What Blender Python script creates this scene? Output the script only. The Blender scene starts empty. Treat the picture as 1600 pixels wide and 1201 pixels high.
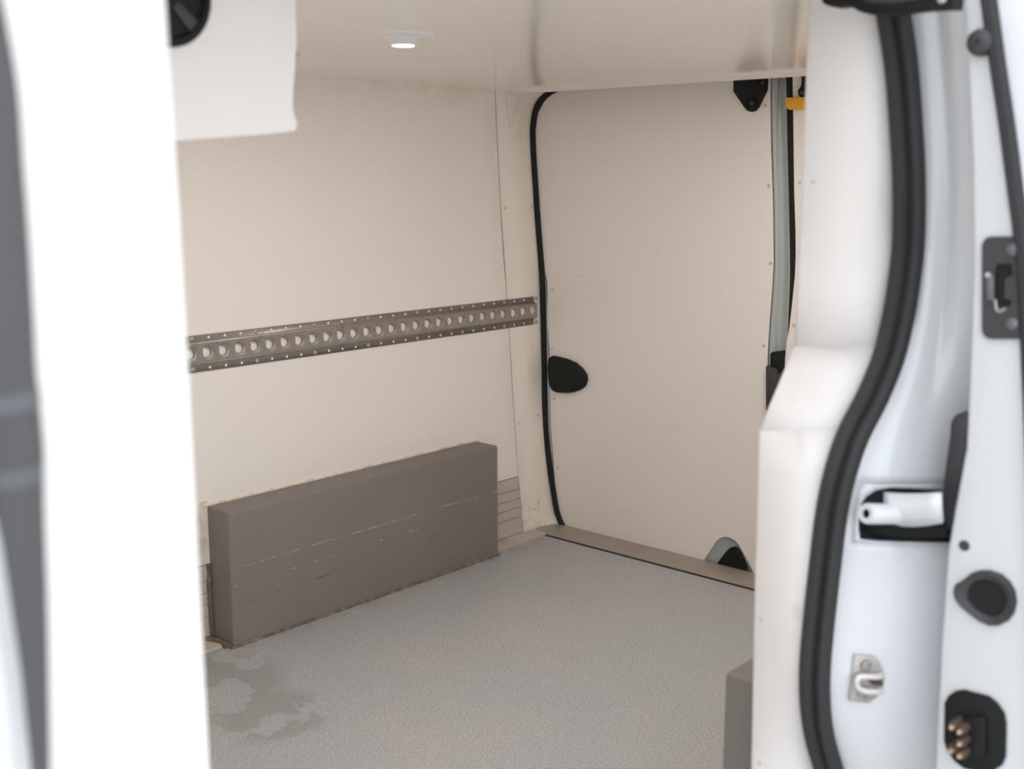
import bpy, bmesh, math, random
from mathutils import Vector, Matrix
random.seed(4)
sc = bpy.context.scene
col = sc.collection

# ------------------------------------------------------------------ camera
F_PX, CX, CY = 1833.98, 800.0, 600.5
TILT, YAW = math.radians(10.064), math.radians(41.844)
CAM = Vector((2.436, -0.9765, 1.15))
FW = Vector((-math.sin(YAW)*math.cos(TILT), math.cos(YAW)*math.cos(TILT), -math.sin(TILT)))
RT = Vector((math.cos(YAW), math.sin(YAW), 0))
UP = RT.cross(FW)
cd = bpy.data.cameras.new('camera'); cam = bpy.data.objects.new('camera', cd); col.objects.link(cam)
cd.sensor_width = 36; cd.sensor_fit = 'HORIZONTAL'; cd.lens = F_PX/1600*36
cd.clip_start = 0.05
m = Matrix((RT, UP, -FW)).transposed().to_4x4(); m.translation = CAM; cam.matrix_world = m
cd.dof.use_dof = True; cd.dof.focus_distance = 3.15; cd.dof.aperture_fstop = 3.4
sc.camera = cam

# ------------------------------------------------------------------ light
w = bpy.data.worlds.new('sky'); sc.world = w; w.use_nodes = True
bg = w.node_tree.nodes['Background']; bg.inputs[0].default_value = (0.93, 0.97, 1.0, 1); bg.inputs[1].default_value = 1.0
sc.cycles.max_bounces = 24; sc.cycles.diffuse_bounces = 20; sc.cycles.glossy_bounces = 6      # white box: light keeps bouncing
vs = sc.view_settings
vs.view_transform = 'Standard'; vs.look = 'None'; vs.exposure = 1.2; vs.gamma = 1; vs.use_curve_mapping = False

# ------------------------------------------------------------------ pixel helpers (1600x1201 photograph)
def ray(x, y): return FW*F_PX + RT*(x-CX) - UP*(y-CY)
def on(x, y, ax, v):
    d = ray(x, y); return CAM + d*((v-CAM[ax])/d[ax])
REAR0, REARK = 1.955, 0.065            # rear doors: Y = REAR0 - REARK*z, leaning forward at the top
def rp(x, y, off=0.0):                  # pixel -> rear door surface (off = metres towards the cargo space)
    d = ray(x, y); n = Vector((0, 1, REARK))
    return CAM + d*((REAR0-off - n.dot(CAM))/n.dot(d))
def lerp(tab, y):
    if y <= tab[0][0]: a, b = tab[0], tab[1]
    elif y >= tab[-1][0]: a, b = tab[-2], tab[-1]
    else:
        for a, b in zip(tab, tab[1:]):
            if a[0] <= y <= b[0]: break
    t = (y-a[0])/(b[0]-a[0]); return a[1]+(b[1]-a[1])*t

# ------------------------------------------------------------------ materials
def sock(n, *names):
    for k in names:
        if k in n.inputs: return n.inputs[k]
class NT:
    def __init__(s, name, color, rough=.5, metal=0, spec=.5, coat=0):
        s.m = bpy.data.materials.new(name); s.m.use_nodes = True; s.t = s.m.node_tree
        s.b = s.t.nodes['Principled BSDF']; c = (*color, 1)
        s.b.inputs['Base Color'].default_value = c; s.b.inputs['Roughness'].default_value = rough
        s.b.inputs['Metallic'].default_value = metal; s.b.inputs['Specular IOR Level'].default_value = spec
        s.b.inputs['Coat Weight'].default_value = coat
        s.m.diffuse_color = c; s.color = c; s.tc = None; s.out = None
    def coord(s):
        if not s.tc:
            g = s.t.nodes.new('ShaderNodeNewGeometry'); s.tc = g.outputs['Position']
        return s.tc
    def noise(s, scale, detail=3, rough=.55, vec=None):
        n = s.t.nodes.new('ShaderNodeTexNoise'); n.inputs['Scale'].default_value = scale
        n.inputs['Detail'].default_value = detail; n.inputs['Roughness'].default_value = rough
        s.t.links.new(vec or s.coord(), n.inputs['Vector']); return n.outputs['Fac']
    def ramp(s, fac, a, b):
        n = s.t.nodes.new('ShaderNodeMapRange'); n.inputs['From Min'].default_value = a; n.inputs['From Max'].default_value = b
        s.t.links.new(fac, n.inputs['Value']); return n.outputs['Result']
    def math(s, op, a, b=None, c=None):
        n = s.t.nodes.new('ShaderNodeMath'); n.operation = op
        for i, v in enumerate((a, b, c)):
            if v is None: continue
            if isinstance(v, (int, float)): n.inputs[i].default_value = v
            else: s.t.links.new(v, n.inputs[i])
        return n.outputs[0]
    def xyz(s):
        n = s.t.nodes.new('ShaderNodeSeparateXYZ'); s.t.links.new(s.coord(), n.inputs[0]); return n.outputs
    def mix(s, fac, color):                       # lay a colour over what is there
        n = s.t.nodes.new('ShaderNodeMix'); n.data_type = 'RGBA'
        if s.out is None: n.inputs[6].default_value = s.color
        else: s.t.links.new(s.out, n.inputs[6])
        n.inputs[7].default_value = (*color, 1); s.t.links.new(fac, n.inputs[0]); s.out = n.outputs[2]
        s.t.links.new(s.out, s.b.inputs['Base Color']); return s
    def bump(s, h, strength=.1, dist=.002):
        n = s.t.nodes.new('ShaderNodeBump'); n.inputs['Strength'].default_value = strength; n.inputs['Distance'].default_value = dist
        s.t.links.new(h, n.inputs['Height']); s.t.links.new(n.outputs[0], s.b.inputs['Normal']); return s
    def ball(s, c, r0, r1):                       # 1 inside r0 .. 0 at r1 around a point
        n = s.t.nodes.new('ShaderNodeVectorMath'); n.operation = 'DISTANCE'; s.t.links.new(s.coord(), n.inputs[0]); n.inputs[1].default_value = c
        q = s.t.nodes.new('ShaderNodeMapRange'); q.inputs['From Min'].default_value = r0; q.inputs['From Max'].default_value = r1
        q.inputs['To Min'].default_value = 1; q.inputs['To Max'].default_value = 0; s.t.links.new(n.outputs['Value'], q.inputs['Value']); return q.outputs[0]

CREAM = (.86, .81, .765)
def cream_mat(name, color=CREAM, rough=.38):
    M = NT(name, color, rough)
    M.mix(M.math('MULTIPLY', M.ramp(M.noise(1.6, 4), .45, .8), .25), (color[0]*.93, color[1]*.9, color[2]*.86))
    M.mix(M.math('MULTIPLY', M.ramp(M.noise(60, 2), .70, .78), .35), (color[0]*.7, color[1]*.64, color[2]*.55))
    return M
M_WALL = cream_mat('cream grp panel')
z = M_WALL.xyz()
# brown grime creeping out from the panel seam and along the ceiling joint
seamd = M_WALL.math('ABSOLUTE', M_WALL.math('SUBTRACT', z[1], M_WALL.math('MULTIPLY_ADD', z[2], -0.085, 1.805)))
g = M_WALL.math('MULTIPLY', M_WALL.ramp(seamd, .09, 0), M_WALL.ramp(M_WALL.noise(7, 5), .35, .75))
M_WALL.mix(M_WALL.math('MULTIPLY', g, .45), (.66, .52, .38))
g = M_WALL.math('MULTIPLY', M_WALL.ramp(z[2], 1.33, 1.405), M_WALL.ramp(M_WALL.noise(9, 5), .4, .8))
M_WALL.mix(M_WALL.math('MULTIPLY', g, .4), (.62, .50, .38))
M_DOORL = cream_mat('cream door liner', (.87, .815, .77), .42)
M_FILL = cream_mat('cream corner panel', (.86, .80, .73), .4)
z = M_FILL.xyz()
g = M_FILL.math('MULTIPLY', M_FILL.ramp(z[2], .16, .0), M_FILL.ramp(M_FILL.noise(28, 5), .5, .72))
M_FILL.mix(M_FILL.math('MULTIPLY', g, .75), (.36, .26, .17))
M_CEIL = NT('glossy cream ceiling', (.92, .875, .83), .17, spec=.6)
M_JAMB = NT('white grp jamb', (.81, .775, .765), .45)
M_JAMB.mix(M_JAMB.math('MULTIPLY', M_JAMB.ramp(M_JAMB.noise(3, 4), .45, .75), .3), (.82, .75, .71))
M_JAMB.mix(M_JAMB.math('MULTIPLY', M_JAMB.ball((1.66, .515, .52), .004, .022), .3), (.5, .38, .36))
M_PAINT = NT('white body paint', (.67, .69, .72), .25, coat=.5)
M_PILLAR = NT('white pillar cover', (.90, .87, .86), .45)
M_FRAME = NT('pale grey painted steel', (.43, .46, .455), .4)
M_RUB = NT('black rubber', (.012, .012, .013), .65, spec=.3)
M_RUBS = NT('black weather seal', (.038, .037, .040), .68, spec=.3)
M_RUBF = NT('light-lifted black pillar seal', (.085, .082, .088), .65, spec=.4)  # seal black made lighter in its colour for the strong light there
M_CLIP = NT('blue-grey seal clip', (.105, .118, .13), .5)
M_BLK = NT('black plastic', (.009, .009, .009), .6, spec=.3)
M_DGREY = NT('charcoal plastic', (.045, .045, .05), .5)
M_PSC = NT('dark plate screw', (.16, .16, .18), .35, metal=.4)
M_HOLE = NT('dark cavity', (.008, .008, .008), .8)
M_STEEL = NT('zinc steel', (.62, .60, .58), .35, metal=.8)
M_STRK = NT('dull striker steel', (.50, .46, .45), .45, metal=.5)
M_STRL = NT('striker loop steel', (.74, .71, .69), .4, metal=.3)
M_BRASS = NT('brass pin', (.75, .55, .38), .35, metal=.8)
M_PINB = NT('brown pin sleeve', (.075, .05, .04), .5)
M_ORANGE = NT('orange plastic', (.85, .42, .035), .45)
M_RAIL = NT('worn grey rail steel', (.34, .31, .285), .38, metal=.6)
M_RAIL.mix(M_RAIL.math('MULTIPLY', M_RAIL.ramp(M_RAIL.noise(22, 5), .45, .75), .6), (.42, .37, .33))
M_RAIL.mix(M_RAIL.math('MULTIPLY', M_RAIL.ramp(M_RAIL.noise(70, 4), .58, .75), .5), (.14, .12, .11))
M_HOLE_DOT = NT('pale hole dot', (.85, .83, .80), .3, metal=.2)
M_SCREW = NT('dull screw', (.42, .40, .37), .4, metal=.6)
M_SCREWC = NT('painted screw head', (.55, .50, .45), .45)
M_BACK = NT('brown joint backing', (.20, .13, .08), .9)
M_SEALANT = NT('aged sealant', (.74, .67, .57), .6)
M_SEALANT.mix(M_SEALANT.math('MULTIPLY', M_SEALANT.ramp(M_SEALANT.noise(22, 5), .48, .7), .7), (.42, .32, .23))
M_GRIME = NT('brown floor sealant', (.13, .095, .07), .7)
M_GRIME.mix(M_GRIME.ramp(M_GRIME.noise(30, 4), .45, .7), (.27, .22, .18))
M_KICK = NT('grey kick plank', (.54, .495, .455), .45, metal=.15)
M_KICK.mix(M_KICK.math('MULTIPLY', M_KICK.ramp(M_KICK.noise(40, 4), .5, .7), .5), (.62, .575, .535))
M_TRIM = NT('beige floor trim', (.55, .49, .42), .5)
M_TRIM.mix(M_TRIM.math('MULTIPLY', M_TRIM.ramp(M_TRIM.noise(12, 5), .45, .7), .6), (.38, .32, .26))
M_THR = NT('worn threshold strip', (.37, .32, .275), .42, metal=.2)
M_THR.mix(M_THR.math('MULTIPLY', M_THR.ramp(M_THR.noise(9, 5), .45, .75), .6), (.30, .25, .21))
M_LAMP = NT('white lamp dome', (.85, .85, .85), .25)
M_COOL = NT('white cooler housing', (.93, .885, .865), .5)
M_FLOOR = NT('speckled grey floor', (.42, .428, .435), .45)
M_FLOOR.mix(M_FLOOR.ramp(M_FLOOR.noise(2.6, 4), .42, .62), (.46, .445, .43))
M_FLOOR.mix(M_FLOOR.math('MULTIPLY', M_FLOOR.ramp(M_FLOOR.noise(5, 4), .5, .7), .5), (.40, .415, .42))
M_FLOOR.mix(M_FLOOR.math('MULTIPLY', M_FLOOR.ramp(M_FLOOR.noise(230, 3), .46, .64), .8), (.23, .225, .215))
M_FLOOR.mix(M_FLOOR.math('MULTIPLY', M_FLOOR.ramp(M_FLOOR.noise(270, 2), .56, .70), .65), (.70, .70, .69))
n1 = M_FLOOR.ramp(M_FLOOR.noise(8.5, 4, .5), .485, .505)
st = M_FLOOR.math('MULTIPLY', n1, M_FLOOR.math('MAXIMUM', M_FLOOR.ball((.22, .44, 0), .15, .21), M_FLOOR.ball((.46, .45, 0), .10, .15)))
M_FLOOR.mix(M_FLOOR.math('MULTIPLY', st, .6), (.27, .265, .245))
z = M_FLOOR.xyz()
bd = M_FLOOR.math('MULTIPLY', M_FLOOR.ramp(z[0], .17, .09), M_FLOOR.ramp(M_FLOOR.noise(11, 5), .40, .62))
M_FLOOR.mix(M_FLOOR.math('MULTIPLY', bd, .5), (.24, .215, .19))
M_FLOOR.bump(M_FLOOR.noise(300, 2), .15, .001)
M_BOX = NT('grey painted wheel box', (.195, .175, .160), .55)
M_BOX.mix(M_BOX.math('MULTIPLY', M_BOX.ramp(M_BOX.noise(4, 5), .4, .75), .35), (.235, .215, .20))
z = M_BOX.xyz()
def scratch(M, a, b, wd, lo, hi, color, amt):
    z = M.xyz()
    d = M.math('ABSOLUTE', M.math('SUBTRACT', z[2], M.math('MULTIPLY_ADD', z[1], b, a)))
    wob = M.math('MULTIPLY_ADD', M.noise(6, 2), .008, -.004)
    d = M.math('ABSOLUTE', M.math('ADD', M.math('SUBTRACT', z[2], M.math('MULTIPLY_ADD', z[1], b, a)), wob))
    line = M.math('MULTIPLY', M.ramp(d, wd, wd*.4), M.math('MULTIPLY', M.math('GREATER_THAN', z[0], .088), M.math('LESS_THAN', z[0], .2))); br = M.ramp(M.noise(17, 5, .7), lo, hi)
    M.mix(M.math('MULTIPLY', M.math('MULTIPLY', line, br), amt), color)
scratch(M_BOX, .200, .004, .0017, .47, .62, (.66, .63, .59), .7)
scratch(M_BOX, .085, .030, .0020, .50, .60, (.07, .06, .055), .8)
scratch(M_BOX, .150, .010, .0016, .56, .62, (.62, .59, .55), .7)
M_GROUND = NT('pale concrete', (.42, .41, .39), .9)
M_GROUND.mix(M_GROUND.ramp(M_GROUND.noise(3, 5), .4, .7), (.36, .35, .33))
def emit(name, c, s):
    M = NT(name, (1, 1, 1)); M.b.inputs['Emission Color'].default_value = (*c, 1); M.b.inputs['Emission Strength'].default_value = s; return M
M_LED = emit('led lens', (1, .99, 1), 5)

# ------------------------------------------------------------------ object helpers
def tag(o, label=None, cat=None, group=None, kind=None):
    if label: o['label'] = label
    if cat: o['category'] = cat
    if group: o['group'] = group
    if kind: o['kind'] = kind
    return o
def empty(name, loc): 
    o = bpy.data.objects.new(name, None); col.objects.link(o); o.location = loc; o.empty_display_size = .05; return o
def wloc(o):                                               # world position of an object's origin
    return o.location + (o.matrix_parent_inverse.translation + wloc(o.parent) if o.parent else Vector())
def link(name, me, mat, parent=None):
    o = bpy.data.objects.new(name, me); col.objects.link(o)
    if mat and not me.materials: me.materials.append(mat.m)
    if parent is not None:
        o.parent = parent
        o.matrix_parent_inverse = Matrix.Translation(-wloc(parent))
    return o
def from_bm(name, bm, mat, parent=None, smooth=35):
    bmesh.ops.recalc_face_normals(bm, faces=bm.faces)
    me = bpy.data.meshes.new(name); bm.to_mesh(me); bm.free()
    if smooth:
        me.polygons.foreach_set('use_smooth', [True]*len(me.polygons)); me.set_sharp_from_angle(angle=math.radians(smooth))
    return link(name, me, mat, parent)
def bevel(bm, r, seg=2, ang=30):
    es = [e for e in bm.edges if len(e.link_faces) == 2 and e.calc_face_angle(0) > math.radians(ang)]
    if es: bmesh.ops.bevel(bm, geom=es, offset=r, segments=seg, profile=.5, affect='EDGES', clamp_overlap=True)
def add_box(bm, x0, x1, y0, y1, z0, z1):
    v = [bm.verts.new((x, y, zz)) for x in (x0, x1) for y in (y0, y1) for zz in (z0, z1)]
    for f in ((0,1,3,2),(4,6,7,5),(0,4,5,1),(2,3,7,6),(0,2,6,4),(1,5,7,3)): bm.faces.new([v[i] for i in f])
    return v
def box(name, x0, x1, y0, y1, z0, z1, mat, parent=None, bev=0, seg=2):
    bm = bmesh.new(); add_box(bm, x0, x1, y0, y1, z0, z1)
    if bev: bevel(bm, bev, seg)
    return from_bm(name, bm, mat, parent)
def prism(name, pts, vec, mat, parent=None, bev=0, seg=2, holes=()):
    bm = bmesh.new(); vec = Vector(vec)
    loops = []
    for lp in [pts, *holes]:
        vs_ = [bm.verts.new(p) for p in lp]; loops.append([bm.edges.new((vs_[i], vs_[(i+1) % len(vs_)])) for i in range(len(vs_))])
    if holes:
        bmesh.ops.triangle_fill(bm, edges=[e for l in loops for e in l], use_beauty=True, use_dissolve=False)
    else: bm.faces.new([e.verts[0] for e in loops[0]] if False else bm.verts[:])
    fs = bm.faces[:]
    r = bmesh.ops.extrude_face_region(bm, geom=fs)
    bmesh.ops.translate(bm, verts=[v for v in r['geom'] if isinstance(v, bmesh.types.BMVert)], vec=vec)
    if bev: bevel(bm, bev, seg, 40)
    return from_bm(name, bm, mat, parent)
def grid(name, rows, mat, parent=None, skip=(), thick=0, smooth=35):
    bm = bmesh.new(); V = [[bm.verts.new(p) for p in r] for r in rows]
    for i in range(len(rows)-1):
        for j in range(len(rows[0])-1):
            if (i, j) in skip: continue
            bm.faces.new((V[i][j], V[i][j+1], V[i+1][j+1], V[i+1][j]))
    for v in [v for v in bm.verts if not v.link_faces]: bm.verts.remove(v)
    o = from_bm(name, bm, mat, parent, smooth)
    if thick:
        md = o.modifiers.new('solid', 'SOLIDIFY'); md.thickness = thick; md.offset = 0
    return o
def catmull(pts, n=4, closed=False):
    P = [Vector(p) for p in pts]; out = []; N = len(P)
    for i in range(N if closed else N-1):
        p0 = P[(i-1) % N] if closed or i else P[0]; p1 = P[i]; p2 = P[(i+1) % N]
        p3 = P[(i+2) % N] if closed or i+2 < N else P[-1]
        for k in range(n):
            t = k/n
            out.append(.5*((2*p1)+(p2-p0)*t+(2*p0-5*p1+4*p2-p3)*t*t+(3*p1-p0-3*p2+p3)*t**3))
    if not closed: out.append(P[-1])
    return out
def sweep(name, path, prof, ref, mat, parent=None, closed=False, cap=True):
    """prof: closed 2-D loop (across, out); ref: direction that 'out' points to"""
    bm = bmesh.new(); rings = []; N = len(path); ref = Vector(ref)
    for i, p in enumerate(path):
        a = path[i-1] if (i or closed) else path[0]; b = path[(i+1) % N] if (i < N-1 or closed) else path[-1]
        t = (Vector(b)-Vector(a)).normalized(); o = (ref - t*ref.dot(t)).normalized(); s = t.cross(o)
        rings.append([bm.verts.new(Vector(p)+s*u+o*v) for u, v in prof])
    K = len(prof)
    for i in range(N if closed else N-1):
        A, B = rings[i], rings[(i+1) % N]
        for k in range(K): bm.faces.new((A[k], A[(k+1) % K], B[(k+1) % K], B[k]))
    if cap and not closed: bm.faces.new(rings[0]); bm.faces.new(rings[-1][::-1])
    return from_bm(name, bm, mat, parent, 40)
def circ(r, n=12, sx=1, sy=1): return [(r*sx*math.cos(2*math.pi*i/n), r*sy*math.sin(2*math.pi*i/n)) for i in range(n)]
def lathe_mesh(name, prof, axis, n=20):
    """prof: (radius, height) list along axis from the origin"""
    axis = Vector(axis).normalized(); q = Vector((0, 0, 1)).rotation_difference(axis); bm = bmesh.new(); rings = []
    for r, h in prof:
        if r < 1e-6: rings.append([bm.verts.new(q @ Vector((0, 0, h)))])
        else: rings.append([bm.verts.new(q @ Vector((r*math.cos(2*math.pi*i/n), r*math.sin(2*math.pi*i/n), h))) for i in range(n)])
    for A, B in zip(rings, rings[1:]):
        for k in range(n):
            f = {A[k % len(A)], A[(k+1) % len(A)], B[(k+1) % len(B)], B[k % len(B)]}
            l = []
            for v in (A[k % len(A)], A[(k+1) % len(A)], B[(k+1) % len(B)], B[k % len(B)]):
                if v not in l: l.append(v)
            if len(l) > 2: bm.faces.new(l)
    bmesh.ops.recalc_face_normals(bm, faces=bm.faces)
    me = bpy.data.meshes.new(name); bm.to_mesh(me); bm.free()
    me.polygons.foreach_set('use_smooth', [True]*len(me.polygons)); me.set_sharp_from_angle(angle=math.radians(40))
    return me
def put(name, me, loc, mat, parent):                       # place shared mesh data at a world point
    o = link(name, me, mat, parent); o.location = loc; return o
def loops_mesh(name, loops, mat, parent=None, cap_last=True, cap_first=False):
    bm = bmesh.new(); L = [[bm.verts.new(p) for p in lp] for lp in loops]; K = len(L[0])
    for A, B in zip(L, L[1:]):
        for k in range(K): bm.faces.new((A[k], A[(k+1) % K], B[(k+1) % K], B[k]))
    if cap_last: bm.faces.new(L[-1])
    if cap_first: bm.faces.new(L[0])
    return from_bm(name, bm, mat, parent, 40)

# ================================================================== the setting
CZ, WX, BY = 1.403, 1.574, -0.47          # ceiling height, inner width, bulkhead
CEY = 1.722                                # rear edge of the ceiling panel
tag(box('ground', -9, 14, -12, 12, -.62, -.56, M_GROUND), 'pale concrete ground outside the van', kind='structure')
tag(box('floor', -.03, 1.63, BY, 1.832, -.05, 0, M_FLOOR), 'speckled grey non-slip cargo floor with dark damp stains', kind='structure')
tag(box('sill_side_step', 1.63, 1.79, -.55, .45, -.40, -.03, M_PAINT, bev=.01), 'white painted door sill under the side opening', kind='structure')
# ceiling: glossy panel with a small lip along its rear edge
ce = tag(box('ceiling', -.03, WX+.02, BY, CEY, CZ, CZ+.04, M_CEIL), 'glossy cream ceiling panel mirroring the rear door', kind='structure')
lip = []
bm = bmesh.new(); add_box(bm, -.01, WX, CEY-.004, CEY+.012, CZ-.010, CZ+.03); bevel(bm, .002, 2)
from_bm('edge_lip', bm, M_DOORL, ce)
tag(box('roof', -.12, 1.72, -1.0, 2.02, 1.53, 1.57, M_PAINT, bev=.01), 'white painted van roof above the cargo space', kind='structure')
tag(box('beam_side_header', WX, 1.735, -.62, 2.0, 1.42, 1.53, M_PAINT, bev=.008), 'white body rail above the side opening', kind='structure')
tag(box('beam_rear_header', -.05, WX+.05, 1.79, 1.86, 1.455, 1.53, M_FRAME), 'painted rail above the rear doors', kind='structure')

# left wall (opposite the side opening): panel, corner panel, kick planks over a backing board
wl = tag(empty('wall_left', (0, .7, 0)), 'cream side wall panel carrying the slotted steel rail', kind='structure')
box('backing_board', -.07, -.05, BY, 1.87, -.05, 1.53, M_BACK, wl)
SEAM = [(100, 772.5), (150, 774), (266, 779), (375, 785), (420, 789), (464, 791.6), (515, 795), (548, 797.5), (631, 802), (689, 806), (740, 809), (770, 812), (805, 815), (829, 817), (850, 819)]
SEALC = [(141, 866), (146, 858), (152, 850), (158, 845), (166, 840), (180, 836), (195, 834), (207, 833), (246, 834.5), (330, 840), (420, 847), (466, 849), (530, 850.5), (621, 852), (645, 852.5), (677, 854), (732, 860), (768, 865.5), (801, 871.5), (821, 880), (835, 892)]
KT = .197                                  # top of the kick planks
def seam_at_z(zz):
    lo, hi = 60, 900
    for _ in range(40):
        mid = (lo+hi)/2
        if on(lerp(SEAM, mid), mid, 0, 0).z > zz: lo = mid
        else: hi = mid
    return on(lerp(SEAM, lo), lo, 0, 0).y
zs = [KT+.0015+(1.45-KT)*i/12 for i in range(13)]
pts = [(0, seam_at_z(q)-.0012, q) for q in zs] + [(0, BY, zs[-1]), (0, BY, zs[0])]
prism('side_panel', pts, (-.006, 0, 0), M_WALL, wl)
rows = []
for py in [118, 132, 141, 146, 152, 158, 166, 180, 195, 207, 246, 330, 420, 500, 560, 640, 700, 740, 770, 801, 821, 838]:
    q = max(py, 141)
    a = on(lerp(SEAM, py), py, 0, 0)+Vector((0, .0012, 0)); b = rp(lerp(SEALC, q)-3, py, .004)
    if py > 821: b = Vector((b.x, b.y, b.z))
    c = Vector((max(0.0, a.x), a.y+(b.y-a.y)*.55, a.z+(b.z-a.z)*.55))
    rows.append([a, c, b, b+Vector((.0, .035, 0))])
tc = tag(empty('trim_3', (0, 1.85, 0)), 'narrow cream corner panel between side wall and rear seal', kind='structure')
grid('corner_panel', rows, M_FILL, tc, thick=.003)
# V-shaped joint of the little gusset at the top of the corner panel
for p0, p1 in (((789, 143), (796.5, 198)), ((817, 143), (806, 165)), ((806, 165), (799, 198)), ((796.5, 198), (799, 198))):
    a, b = (on(*p, 0, .0022) for p in (p0, p1)); d = (b-a).normalized(); s = d.cross(Vector((1, 0, 0)))*.0007
    bm = bmesh.new(); bm.faces.new([bm.verts.new(v) for v in (a+s, b+s, b-s, a-s)]); from_bm('gusset_joint', bm, M_TRIM, tc)
# kick planks with recessed joints
zz = [.0065, .062, .094, .124, .156, KT]
for a, b in zip(zz, zz[1:]):
    pts = [(0.0015, BY, a+.0006), (0.0015, seam_at_z(a)-.002, a+.0006), (0.0015, seam_at_z(b)-.002, b-.0006), (0.0015, BY, b-.0006)]
    prism('kick_plank', pts, (-.007, 0, 0), M_KICK, wl, bev=.0008, seg=1)
rivet_small = lathe_mesh('panel_screw', [(.0042, 0), (.0040, .0008), (.0022, .0016), (0, .0013)], (1, 0, 0), 10)
for p in [(789, 325), (831, 323), (811, 662), (841, 648), (842, 786), (835, 795)]:
    put('panel_screw', rivet_small, on(*p, 0, .0018), M_SCREWC, tc)

tag(box('wall_front', -.03, WX+.03, BY-.04, BY, -.05, 1.53, M_WALL), 'cream bulkhead at the cab end of the cargo space', kind='structure')
# floor trims
tag(box('trim_1', 0.0, .066, BY, 1.84, 0, .006, M_TRIM, bev=.002), 'beige trim strip along the foot of the railed side wall', kind='structure')
th = tag(empty('trim_2', (.8, 1.89, 0)), 'worn beige threshold strip in front of the rear doors', kind='structure')
bm = bmesh.new()
sec = [(1.838, .0), (1.838, .0025), (1.841, .0035), (1.93, .009), (1.948, .006), (1.948, -.04), (1.838, -.04)]
A = [bm.verts.new((.005, y, q)) for y, q in sec]; B = [bm.verts.new((WX, y, q)) for y, q in sec]
for k in range(len(sec)): bm.faces.new((A[k], A[(k+1) % 7], B[(k+1) % 7], B[k]))
bm.faces.new(A); bm.faces.new(B); from_bm('strip', bm, M_THR, th, 30)
box('joint', 0, WX, 1.8285, 1.8385, -.04, .0012, M_HOLE, th)

# right wall (the side with the opening): inner panel and the rear jamb of the opening
INN = [(-60, 1267), (0, 1265.5), (270, 1255), (540, 1243), (672, 1187.5), (900, 1181), (1201, 1175), (1420, 1171)]
SEAL_L = [(-60, 1352), (25, 1370), (100, 1383), (180, 1391), (280, 1398), (370, 1399), (430, 1393), (500, 1380), (560, 1363), (620, 1336), (680, 1306), (740, 1286), (800, 1272), (880, 1262), (960, 1255), (1040, 1251), (1100, 1252), (1150, 1259), (1201, 1274), (1300, 1305)]
SEAL_R = [(-60, 1410), (25, 1424), (100, 1434), (180, 1440), (280, 1444), (370, 1442), (430, 1437), (500, 1427), (560, 1414), (620, 1392), (680, 1361), (740, 1341), (800, 1329), (880, 1319), (960, 1308), (1040, 1298), (1100, 1298), (1150, 1305), (1201, 1319), (1300, 1350)]
def seal_x(py): return lerp([(-60, 1.700), (0, 1.703), (280, 1.725), (500, 1.722), (620, 1.712), (800, 1.697), (960, 1.692), (1300, 1.692)], py)
wr = tag(empty('wall_right', (WX, 1.2, 0)), 'white jamb panel with a stepped edge behind the side opening', kind='structure')
def jrow(py):
    a = on(lerp(INN, py), py, 0, WX); b = on(lerp(SEAL_L, py)+6, py, 0, seal_x(py)-.020)
    return a, b
ys_up = [-70, 0, 90, 180, 270, 360, 450, 540]; ys_mid = [540, 584, 628, 672]; ys_lo = [672, 740, 800, 880, 960, 1040, 1120, 1201, 1300, 1420]
for nm, ys in (('upper_jamb_panel', ys_up), ('sloped_jamb_panel', ys_mid), ('lower_jamb_panel', ys_lo)):
    rows = []
    for py in ys:
        a, b = jrow(py); rows.append([Vector((WX-.004, 1.0, a.z)), Vector((WX-.004, a.y+.012, a.z)), Vector((WX-.001, a.y+.003, a.z)), a+Vector((.005, -.001, 0)), a.lerp(b, .5), b])
    grid(nm, rows, M_JAMB, wr, thick=.004, smooth=60)
box('inner_panel', WX, WX+.01, .64, 1.93, 0, CZ+.05, M_WALL, wr)
jr = lathe_mesh('jamb_rivet', [(.0042, 0), (.0038, .0010), (0, .0014)], (.3, -.95, 0), 10)
for p in [(1272, 283), (1261, 537), (1198, 697), (1191, 966), (1188, 1190)]:
    t = (p[0]-lerp(INN, p[1]))/(lerp(SEAL_L, p[1])+6-lerp(INN, p[1])); a, b = jrow(p[1])
    q = on(*p, 0, a.x+(b.x-a.x)*t); put('jamb_rivet', jr, q+Vector((0, -.003, 0)), M_SCREWC, wr)

# painted body channel outside the seal, with the pocket for the sliding-door rail
YD = .60                                    # front end of the opened sliding door
DOOR_L = [(-80, 1500), (0, 1505), (100, 1511), (250, 1518), (400, 1520), (560, 1515), (700, 1509), (800, 1490), (860, 1480), (1000, 1470), (1201, 1460), (1400, 1452)]
pc = tag(empty('pillar_rear_quarter', (1.78, .7, 0)), 'white painted door shut face between rubber seal and opened sliding door', kind='structure')
rows_y = [-70, 0, 60, 130, 200, 280, 365, 450, 525, 600, 660, 710, 742, 756, 800, 848, 862, 900, 960, 1050, 1120, 1201, 1320]
def chan(py, t, dz=0):
    """t 0..1 from seal to the outer corner of the body"""
    x0 = lerp(SEAL_R, py)-12; x1 = lerp(DOOR_L, py)+6
    X0 = seal_x(py)+.004; X1 = 1.812
    return on(x0+(x1-x0)*t, py, 0, X0+(X1-X0)*t)
cols = [0, .12, .24, .34, .46, .52, .58, .70, .80, .88, .94, 1.0]
rows = []
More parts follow.
